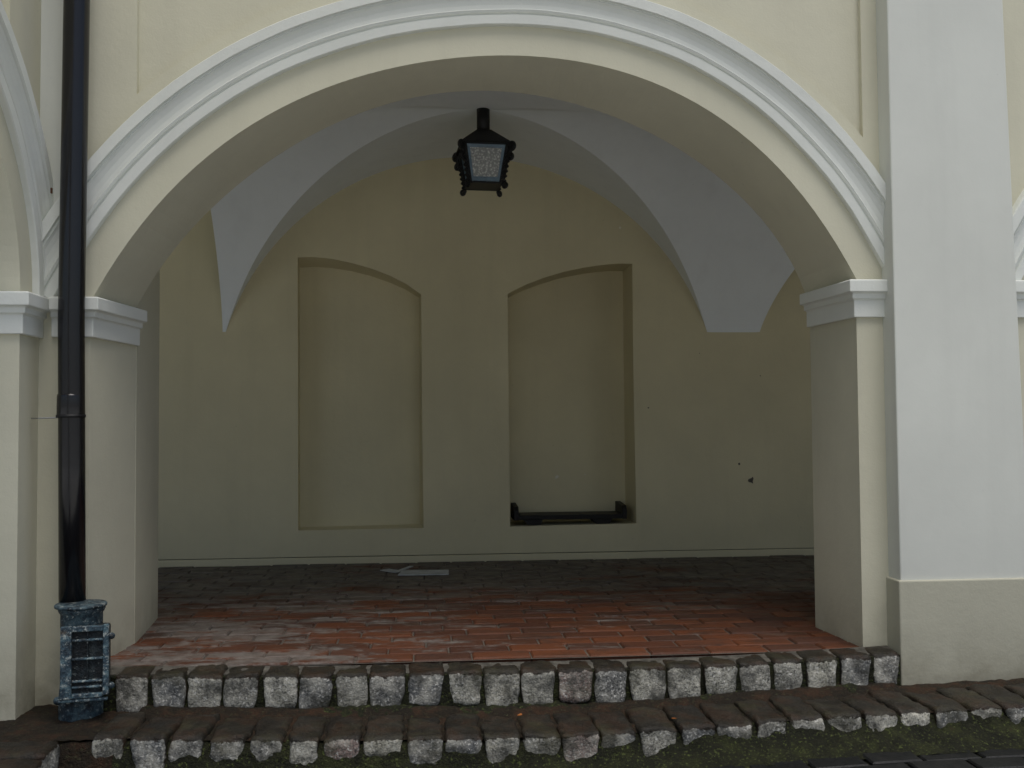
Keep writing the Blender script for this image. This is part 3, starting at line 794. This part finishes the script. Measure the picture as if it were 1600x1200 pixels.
for (cx_, cy2) in cn:
    out = (LM.to_3x3() @ Vector((cx_, cy2, 0))).normalized(); sc_ = MB()
    a = LM @ Vector((cx_*tw, cy2*tw, zg0)); b = LM @ Vector((cx_*bw, cy2*bw, zbt))
    edge = lambda t: a.lerp(b, t)
    # twisted rod along the edge
    pts = []; rad = []
    for i in range(60):
        t = .30+.72*i/59; pts.append(edge(t)+out*.016); rad.append(.0125+.0055*math.sin(i*.62))
    sc_.tube(pts, rad, 10)
    # scrolls: two at the shoulder, one bead, one foot curl
    sc_.tube(spiral(edge(.10)+out*.032, 0, out, math.pi*.6, .026, 1.3, flip=-1), .0115, 8)
    sc_.tube(spiral(edge(.36)+out*.036, 0, out, math.pi*.75, .021, 1.3, flip=-1), .0105, 8)
    sc_.tube([edge(.0)+out*.012, edge(.15)+out*.030, edge(.32)+out*.024], .013, 8)
    sc_.tube([edge(.98)+out*.012, edge(1.05)+out*.012, edge(1.10)+out*.022]+spiral(edge(1.08)+out*.034+Vector((0,0,.004)), 0, out, math.pi*1.2, .017, 1.0, 16), .0095, 8)
    sc_.build('corner_scroll', M_IRON, lan, True)
sc_ = MB(); sc_.box((-bw+.004,-bw+.004,zbt-.002),(bw-.004,bw-.004,zbt+.006), LM); sc_.build('bottom_plate', M_IRON, lan)

# ------------------------------------------------------------------ bench in the right niche
ys0, ys1 = Y3+.03, Y3+.30
zs_top = at(890, 804.5, ys0).z; zs_bot = at(890, 811.5, ys0).z
xbl, xbr = at(803, 806, ys0).x, at(979, 806, ys0).x
zsill = at(890, 820.5, Y3).z
bench = setp(empty('low_bench', ((xbl+xbr)/2, Y3+.16, zsill)), 'low black wooden bench with raised ends filling the right niche', 'bench')
MB().box((xbl, ys0, zs_bot), (xbr, ys1, zs_top)).build('seat', M_BENCH, bench, bevel=.004)
zat_ = at(970, 790, ys0).z
for x in (xbl, xbr-.032):
    V = []
    for xx in (x, x+.036):
        V += [(xx, ys0-.004, zs_bot-.002), (xx, ys1+.003, zs_bot-.002), (xx, ys1+.003, zat_+.012), (xx, ys1-.03, zat_+.014), (xx, ys0+.02, zat_), (xx, ys0-.004, zat_-.03)]
    Fc = [(0,1,2,3,4,5), (6,11,10,9,8,7)]+[(i, (i+1)%6, 6+(i+1)%6, 6+i) for i in range(6)]
    mesh('end_board', V, Fc, M_BENCH, bench, bevel=.003)
for u0, u1 in ((822,846),(930,956)):
    x0, x1 = at(u0, 815, ys0).x, at(u1, 815, ys0).x
    V = []
    for yy in (ys0+.012, ys1-.02):
        V += [(x0+.015, yy, zsill+.001), (x1-.015 if u0 > 900 else x1, yy, zsill+.001), (x1+.01, yy, zs_bot-.001), (x0-.02, yy, zs_bot-.001)]
    mesh('leg', V, [(0,1,2,3),(7,6,5,4),(0,1,5,4),(1,2,6,5),(2,3,7,6),(3,0,4,7)], M_BENCH, bench)
# rust chip on the wing moulding
cw = setp(MB().box((-.001,-.006,-.011),(.004,.006,.011), Matrix.Translation((XW+.056,-.04,at(79,297,-.05).z))).build('plaster_chip', M_RUST, wing))

# ------------------------------------------------------------------ light
w = bpy.data.worlds.new('World'); scene.world = w; w.use_nodes = True
nt = w.node_tree; bg = nt.nodes['Background']; sky = nt.nodes.new('ShaderNodeTexSky')
SUN_EL, SUN_AZ = math.radians(70), math.radians(165)     # azimuth from +Y, clockwise: behind the viewer, a little to the left
sky.sky_type = 'NISHITA'; sky.sun_disc = False; sky.sun_elevation = SUN_EL; sky.sun_rotation = SUN_AZ
sky.air_density = 1.0; sky.dust_density = 3.0; sky.ozone_density = .6
nt.links.new(sky.outputs[0], bg.inputs[0]); bg.inputs[1].default_value = .11
sd = bpy.data.lights.new('sun', 'SUN'); so = bpy.data.objects.new('sun', sd); COL.objects.link(so)
sd.energy = 2.15; sd.angle = math.radians(40); sd.color = (1, .975, .93)
sdir = Vector((math.sin(SUN_AZ)*math.cos(SUN_EL), math.cos(SUN_AZ)*math.cos(SUN_EL), math.sin(SUN_EL)))
so.rotation_euler = sdir.to_track_quat('Z', 'Y').to_euler()
scene.view_settings.view_transform = 'Standard'; scene.view_settings.look = 'None'
scene.view_settings.exposure = -.2; scene.view_settings.gamma = 1
scene.render.film_transparent = False
scene.cycles.max_bounces = 12; scene.cycles.diffuse_bounces = 8
